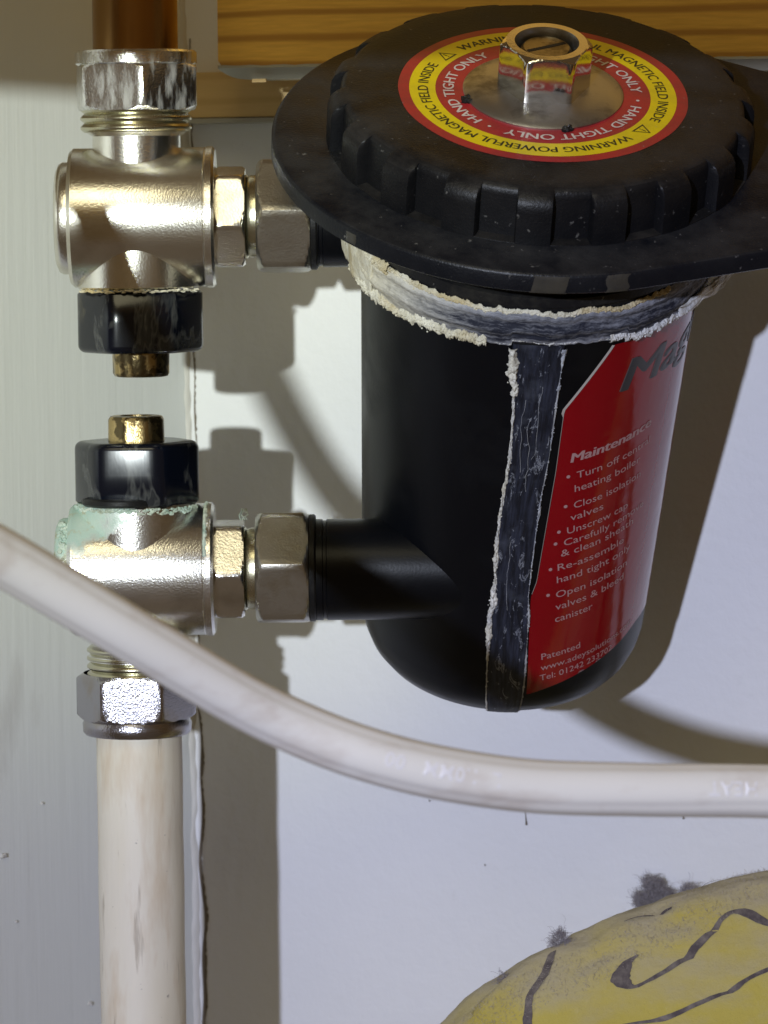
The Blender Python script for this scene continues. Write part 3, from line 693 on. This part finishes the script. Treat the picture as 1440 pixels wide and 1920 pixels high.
# crusted collar band
def rough(z): return noise.noise(Vector((z * .13, 2, 7)))
def band_lo(dg): return 120.6 + .9 * noise.noise(Vector((dg * .07, 0, 1))) + .4 * noise.noise(Vector((dg * .4, 0, 1))) - (2.2 * max(0, (-dg - 38) / 50)) + (1.0 if -8 < dg < 30 else 0)
def band_hi(dg): return 130.6 + .8 * noise.noise(Vector((dg * .09, 4, 1))) + .5 * noise.noise(Vector((dg * .5, 4, 1)))
def band(u, v):
    dg = -112 + 214 * u; lo, hi = band_lo(dg), band_hi(dg); z = lo + (hi - lo) * v
    e = min(v, 1 - v); fl_ = 1.2 * max(0, (abs(dg) - 60) / 40)
    r = 43.6 + 1.5 * min(1, e * 5) + .45 * noise.noise(Vector((dg * .09, z * .5, 0))) + .25 * noise.noise(Vector((dg * .5, z * 1.3, 3))) + .5 * cos(v * 14) + fl_
    return cyl(dg, r, z)
nu, nv = 300, 22
v_, f_ = grid(band, nu, nv); uv = [((i / nu) * .165, (j / nv) * .0148) for j in range(nv + 1) for i in range(nu + 1)]
link('limescale_band', v_, f_, 'crust_band', FT, uvs=uv)
def rim_crust(top, n, d0, d1, s0, s1, name, mat, thick=1.0):
    vf = []
    for i in range(n):
        dg = random.uniform(d0, d1); zz = band_hi(dg) if top else band_lo(dg)
        w = .6 + .9 * noise.noise(Vector((dg * .15, 3 if top else 8, 0)))
        if w < .25: continue
        zz += random.gauss(0, .35 * thick) + (.3 if top else .6)
        r = 44.6 + random.uniform(-.3, .5) + 1.2 * max(0, (abs(dg) - 60) / 40)
        vf.append(lump(cyl(dg, r, zz), random.uniform(s0, s1) * (.55 + .6 * w), .45, (1.25, 1.25, .85)))
    v_, f_ = merge(*vf); o = link(name, v_, f_, mat, FT); o['kind'] = 'stuff'
def rimc(d0, d1, top, extra):
    def c_(v):
        dg = d0 + (d1 - d0) * v; z = band_hi(dg) if top else band_lo(dg)
        return dg, 44.5 + extra + 1.2 * max(0, (abs(dg) - 60) / 40), z + (-.2 if top else .5), True
    return c_
def nw(a, b_, sd): return lambda v: max(.15, a + b_ * noise.noise(Vector((v * 9, sd, 0))) + b_ * .6 * noise.noise(Vector((v * 31, sd, 0))))
chalk('limescale_rim', 'crust_cream', rimc(-78, 48, True, 0), nw(1.5, 1.2, 1), nw(.7, .6, 2), 620, 12, 11, 90, (.10, .30))
chalk('limescale_rim', 'crust_cream', rimc(-108, -16, False, .2), nw(2.6, 1.8, 3), nw(1.0, .8, 4), 620, 16, 14, 90, (.12, .34))
chalk('limescale_rim', 'crust_white', rimc(-18, 28, False, -.2), nw(.5, .4, 5), nw(.35, .2, 6), 260, 6, 17, 60, (.08, .2))
chalk('limescale_rim', 'crust_white', rimc(24, 94, False, .2), nw(1.9, 1.3, 7), nw(1.0, .7, 8), 420, 14, 19, 50, (.1, .3))
chalk('limescale_rim', 'crust_cream', rimc(-112, -55, True, .4), nw(2.8, 2.0, 9), nw(1.3, .9, 10), 420, 20, 23, 70, (.12, .4))
# hanging flakes: ragged left skirt, thin curled flake on the right
def flake(d0, d1, z0, z1, r0, out, name, mat):
    def fn(u, v):
        dg = d0 + (d1 - d0) * u; tip = 1 - u if out > 0 else u
        z = z0 + (z1 - z0) * v + 1.0 * noise.noise(Vector((u * 5, v * 2, d0))) + .5 * noise.noise(Vector((u * 17, v * 5, d0)))
        r = r0 + abs(out) * (u if out > 0 else 1 - u) ** 1.5 + .8 * noise.noise(Vector((u * 4, v * 4, d0 + 5))) + .5 * sin(v * pi)
        return cyl(dg, r, z)
    v_, f_ = grid(fn, 34, 14); o = link(name, v_, f_, mat, FT)
    md = o.modifiers.new('thickness', 'SOLIDIFY'); md.thickness = .0006
flake(54, 94, 120.2, 124.0, 44.8, 9.5, 'limescale_flake', 'crust_white')
flake(-100, -64, 119.0, 131.5, 44.6, -3.0, 'limescale_flake', 'crust_cream')
# red maintenance label
LAB = [(7.9, 10.8), (5.9, 43), (7.6, 48), (10.6, 82), (11.4, 101.2), (27.0, 118.8)]
def lab_left(z):
    for (d0, z0), (d1, z1) in zip(LAB, LAB[1:]):
        if z <= z1: return d0 + (d1 - d0) * max(0, (z - z0) / (z1 - z0))
    return LAB[-1][0]
def lab_bot(dg): return 10.8 + .205 * (dg - 7.9) * (1 if dg < 62 else 0) + (.205 * 54 if dg >= 62 else 0)
def label(u, v):
    z = 10.9 + 108.1 * v; dg = lab_left(z) + (118 - lab_left(z)) * u
    z = max(z, lab_bot(dg)); b_ = .22 + .10 * noise.noise(Vector((dg * .06, z * .03, 4))) + (.35 if u < .001 else 0) * max(0, noise.noise(Vector((0, z * .08, 2))))
    return cyl(dg, crad(z) + b_ + .25 * max(0, 1 - abs(dg - 88) / 8), z)
v_, f_ = grid(label, 90, 80); LB = link('maintenance_label', v_, f_, 'label', FT, angle=80)
def lab_edge(u, v):
    z = 44 + 75 * v; dg = lab_left(z) - .8 * (1 - u) * (1 if z > 100 else .12); return cyl(dg, crad(z) + .16 + .28 * u, z)
v_, f_ = grid(lab_edge, 2, 60); link('label_border', v_, f_, 'label_edge', LB)
SL = .165                                    # the label is stuck on a little askew
def label_text(body, dg, z, h, width=None, bold=0.0, mat='print_pink', name='printed_text', shear=0.0, lift=.42, sl=None):
    sl = SL if sl is None else sl
    vs2, fs2 = text_flat(body, h, width, bold, .9, 1.0, shear); vs = []; r0 = crad(z)
    for x, y in vs2:
        zz = z + y + x * sl; d_ = dg + degrees((x - y * sl * .8) / r0)
        b_ = .22 + .10 * noise.noise(Vector((d_ * .06, zz * .03, 4)))
        vs.append(cyl(d_, crad(zz) + b_ + lift - .3, zz))
    return link(name, vs, fs2, mat, LB, smooth=False)
def arc(d0, d1, z): return radians(d1 - d0) * crad(z)
for k in range(3): label_text('Maintenance', 15.5 + k * .22, 85.0, 2.9, arc(15.5, 49.2, 86), 0.0, shear=.18, lift=.42 + k * .012)
rows = [('Turn off central', 18.6, 79.8, 50.5), ('heating boiler', 18.4, 75.6, 46.2), ('Close isolation', 18.8, 70.4, 47.8), ('valves', 18.0, 66.6, 31.0),
        ('Unscrew cap', 17.3, 62.5, 43.0), ('Carefully remove', 16.6, 58.8, 52.5), ('& clean sheath', 15.9, 55.4, 47.5), ('Re-assemble', 15.2, 51.0, 43.5),
        ('hand tight only', 15.4, 47.0, 48.0), ('Open isolation', 15.7, 42.2, 47.3), ('valves & bleed', 16.0, 38.2, 46.5), ('canister', 16.4, 34.2, 32.0)]
for s_, d0, z, d1 in rows: label_text(s_, d0, z, 2.25, arc(d0, d1, z), 0.0)
for d0, z in ((15.3, 80.2), (15.5, 70.9), (14.0, 63.0), (13.2, 59.3), (12.3, 51.2), (12.4, 42.9)):
    vs = [cyl(d0 + degrees(.5 * cos(q * pi / 5) / 40), crad(z) + .42, z + .5 + .5 * sin(q * pi / 5)) for q in range(10)]
    link('bullet_dot', vs, [tuple(range(10))], 'print_pink', LB, smooth=False)
label_text('Patented', 12.5, 22.2, 2.1, arc(12.5, 28.5, 23), .0)
label_text('www.adeysolutions.com', 12.7, 18.6, 2.0, arc(12.7, 57, 20), .0)
label_text('Tel: 01242 233702', 12.7, 15.2, 2.0, arc(12.7, 45.5, 17), .0)
label_text('Magna', 31.3, 104.1, 9.6, 46, .0, 'logo_grey', 'logo_outline', .25, .36, .05)
for k in range(4): label_text('Magna', 31.7 + k * .3, 103.9, 9.6, 46, .0, 'print_grey', 'logo_text', .25, .40 + k * .015, .05)

# ------------------------------------------------------------------ white cable sweeping in front
def at(px, py, d): return Vector((63.73, -1039.11, 53.45)) + (fwd + right * ((px - 720) / 7500) - upv * ((py - 960) / 7500)) * d
cpts = [(-980, -420, 700), (-860, 100, 692), (-690, 490, 695), (-471, 765, 712), (-230, 920, 740), (0, 1043, 762), (250, 1192, 780), (500, 1338, 795), (720, 1424, 800), (960, 1470, 806), (1200, 1481, 812), (1440, 1484, 818), (1700, 1500, 824), (1950, 1650, 826), (2080, 2000, 826), (2150, 2600, 826), (2180, 3050, 826)]
CW = [at(*p) for p in cpts]
path = catmull([tuple(p) for p in CW], 14)
v_, f_, frs = tube(path, 5.45, 56, True, lambda a, i: 1 + .012 * noise.noise(Vector((i * .12, cos(a), sin(a)))) - .045 * sum(math.exp(-((((a - q - .35 * sin(i * .025) + pi) % (2 * pi)) - pi) / .13) ** 2) for q in (.25, 2.6, 4.9)))
CB = thing('white_cable', 'thick white flexible cable sweeping across in front of the lower valve', 'cable', path[-1])
link('sheath', v_, f_, 'cable', CB)
def cable_text(body, i0, h):
    """raised letters, upside down to the viewer: run backwards along the path from index i0"""
    vs2, fs2 = text_flat(body, h, None, .01, None, 1.05); vs = []
    import bisect
    acc = [0.0]
    for i in range(i0, 0, -1): acc.append(acc[-1] + (path[i] - path[i - 1]).length)
    for x, y in vs2:
        k = min(len(acc) - 2, max(0, bisect.bisect_right(acc, x) - 1)); q = (x - acc[k]) / (acc[k + 1] - acc[k]); i = i0 - k
        p = path[i] * (1 - q) + path[i - 1] * q; tg = (path[i] - path[i - 1]).normalized()
        view = (Vector((63.7, -1039, 53.4)) - p).normalized(); view = (view - tg * view.dot(tg)).normalized(); dn = tg.cross(view); dn = dn if dn.z < 0 else -dn
        a = (y - 1.8) / 5.45; rr = 5.45 + .14
        vs.append(p + (view * cos(a) + dn * sin(a)) * rr)
    link('raised_lettering', vs, fs2, 'cable_text', CB, smooth=False)
for i0, s_ in ((11 * 14 - 2, 'HEAT'), (9 * 14 - 2, 'L  1.0MM   00')):
    cable_text(s_, i0, 3.0)

# ------------------------------------------------------------------ dusty yellow bundle
YC = at(1790, 2245, 1061); YR = Vector((150, 36, 73.7))
YC.z = ZF + YR.z - 3
def ysurf(d_, lift=0.0):
    d_ = Vector(d_).normalized()
    k = 1 + .030 * noise.noise(d_ * 2.6 + Vector((3, 1, 0))) + .012 * noise.noise(d_ * 8) - .016 * (1 - abs(noise.noise(Vector((d_.x * 5 + d_.z * 4, d_.y * 2, d_.z * 7 - d_.x * 3))) * 2.2)) ** 3 + .003 * noise.noise(d_ * 30)
    p = Vector((d_.x * YR.x, d_.y * YR.y, d_.z * YR.z)); n_ = Vector((d_.x / YR.x, d_.y / YR.y, d_.z / YR.z)).normalized()
    q = YC + p * k + n_ * lift
    return q
def yfn(u, v):
    a = u * 2 * pi; b_ = (v - .5) * pi * .999; q = ysurf((cos(a) * cos(b_), sin(a) * cos(b_), sin(b_))); q.z = max(q.z, ZF + .2); return q
v_, f_ = grid(yfn, 160, 90, True)
YB = thing('yellow_bundle', 'dusty yellow padded cloth bundle with dark printed scroll lines', 'cloth bundle', (YC.x, YC.y, ZF))
link('cloth', v_, f_, 'yellow', YB)
def ydir(px, py):
    o_ = Vector((63.73, -1039.11, 53.45)); r = fwd + right * ((px - 720) / 7500) - upv * ((py - 960) / 7500); q = o_ - YC
    a = sum((r[i] / YR[i]) ** 2 for i in range(3)); b_ = sum(r[i] * q[i] / YR[i] ** 2 for i in range(3)); c_ = sum((q[i] / YR[i]) ** 2 for i in range(3)) - 1
    dsc = b_ * b_ - a * c_
    t_ = (-b_ - sqrt(max(0, dsc))) / a; p = q + r * t_
    return Vector((p.x / YR.x, p.y / YR.y, p.z / YR.z)).normalized()
def ink(pts, w):
    ds = catmull([tuple(ydir(*p)) for p in pts], 8); n = len(ds); vs, fs = [], []
    for i, d_ in enumerate(ds):
        tg = (ds[min(i + 1, n - 1)] - ds[max(i - 1, 0)]).normalized(); sd = d_.cross(tg).normalized()
        q = i / (n - 1) * (len(w) - 1); k = min(len(w) - 2, int(q)); ww = (w[k] + (w[k + 1] - w[k]) * (q - k)) * (1 + .2 * noise.noise(Vector((i * .5, pts[0][0], 0))))
        for s_ in (-1, 0, 1): vs.append(ysurf(d_ + sd * (s_ * ww / 125), .3))
    for i in range(n - 1):
        for k in range(2): fs.append((i * 3 + k, i * 3 + k + 1, i * 3 + k + 4, i * 3 + k + 3))
    link('printed_line', vs, fs, 'ink', YB)
ink([(1050, 1790), (1030, 1835), (1010, 1880), (990, 1930), (975, 1990)], [.9, 1.5, 1.2, 1.6, 1.4])
ink([(1195, 1790), (1170, 1808), (1160, 1835), (1185, 1848), (1240, 1818), (1300, 1770), (1350, 1727), (1390, 1712), (1440, 1730), (1500, 1735)], [.5, 1.8, 2.6, .9, .9, 1.3, .8, 1.9, 1.2, 1.0])
ink([(1160, 1920), (1240, 1902), (1330, 1865), (1440, 1815), (1540, 1790)], [.4, 1.0, 1.2, 1.1, 1.0])
ink([(1180, 1735), (1220, 1722), (1268, 1710)], [.5, .7, 1.1])
ink([(1300, 1675), (1380, 1655), (1470, 1635)], [.3, .6, .6])
# lint: a big clump and a few tufts lying on the bundle
def tuft(px, py, size, n, label, on_wall=False):
    c_ = ysurf(ydir(px, py), size * .30); vf = []
    if on_wall:                              # caught between the bundle and the wall
        r = fwd + right * ((px - 720) / 7500) - upv * ((py - 960) / 7500); o_ = Vector((63.73, -1039.11, 53.45)); c_ = o_ + r * ((CORNER + WN * 5 - o_).dot(WN) / r.dot(WN))
    offs = [(random.uniform(-.75, .75), random.uniform(-.3, .3), random.uniform(-.5, .75)) for _ in range(7)] + [(.6, 0, -.35), (-.6, 0, -.6), (1.1, 0, -.3)]
    for k in range(n):
        d_ = Vector((random.uniform(-1, 1), random.uniform(-1, 1), random.uniform(-1, 1))); d_ = d_.normalized() * random.random() ** .5; off = random.choice(offs)
        p = c_ + (d_ * .24 + Vector(off) * .5) * size
        h = Vector((random.gauss(0, 1), random.gauss(0, 1), random.gauss(0, 1))).normalized(); pts = []; st = .42 * (1 + (random.random() < .05) * 1.3)
        for i in range(6):
            pts.append(p.copy()); h = (h + Vector((random.gauss(0, .7), random.gauss(0, .7), random.gauss(0, .7)))).normalized(); p = p + h * st
        a_, b_, _ = tube(pts, .028 + .02 * random.random(), 3, False); vf.append((a_, b_))
    v_, f_ = merge(*vf); tag(link('dust_clump', v_, f_, 'lint'), label, 'dust', 'lint on the yellow bundle')
tuft(1222, 1672, 9.0, 4600, 'largest fuzzy grey dust clump on the wall just above the yellow bundle', True)
tuft(1292, 1672, 5.0, 420, 'small thin dust tuft just right of the largest clump', True)
tuft(1058, 1772, 5.0, 500, 'small dark dust tuft left of the largest clump, at the top of a printed line')
tuft(945, 1838, 3.2, 160, 'tiny dust tuft lowest down the left slope of the yellow bundle')
vf = []
for k in range(1500):
    px = random.uniform(830, 1440); d_ = ydir(px, 1925 - (px - 820) * .5 + random.uniform(-5, 70)); p = ysurf(d_, .1)
    h = (Vector((d_.x / YR.x, d_.y / YR.y, d_.z / YR.z)).normalized() + Vector((random.gauss(0, .8), random.gauss(0, .8), random.gauss(0, .8)))).normalized(); pts = [p + h * (i * .2) + Vector((random.gauss(0, .12), 0, random.gauss(0, .12))) * i for i in range(4)]
    a_, b_, _ = tube(pts, .03, 3, False); vf.append((a_, b_))
M['fuzz'] = simple('fuzz', (.50, .45, .36), .95)
v_, f_ = merge(*vf); o = link('fuzz', v_, f_, 'fuzz', YB); o['kind'] = 'stuff'
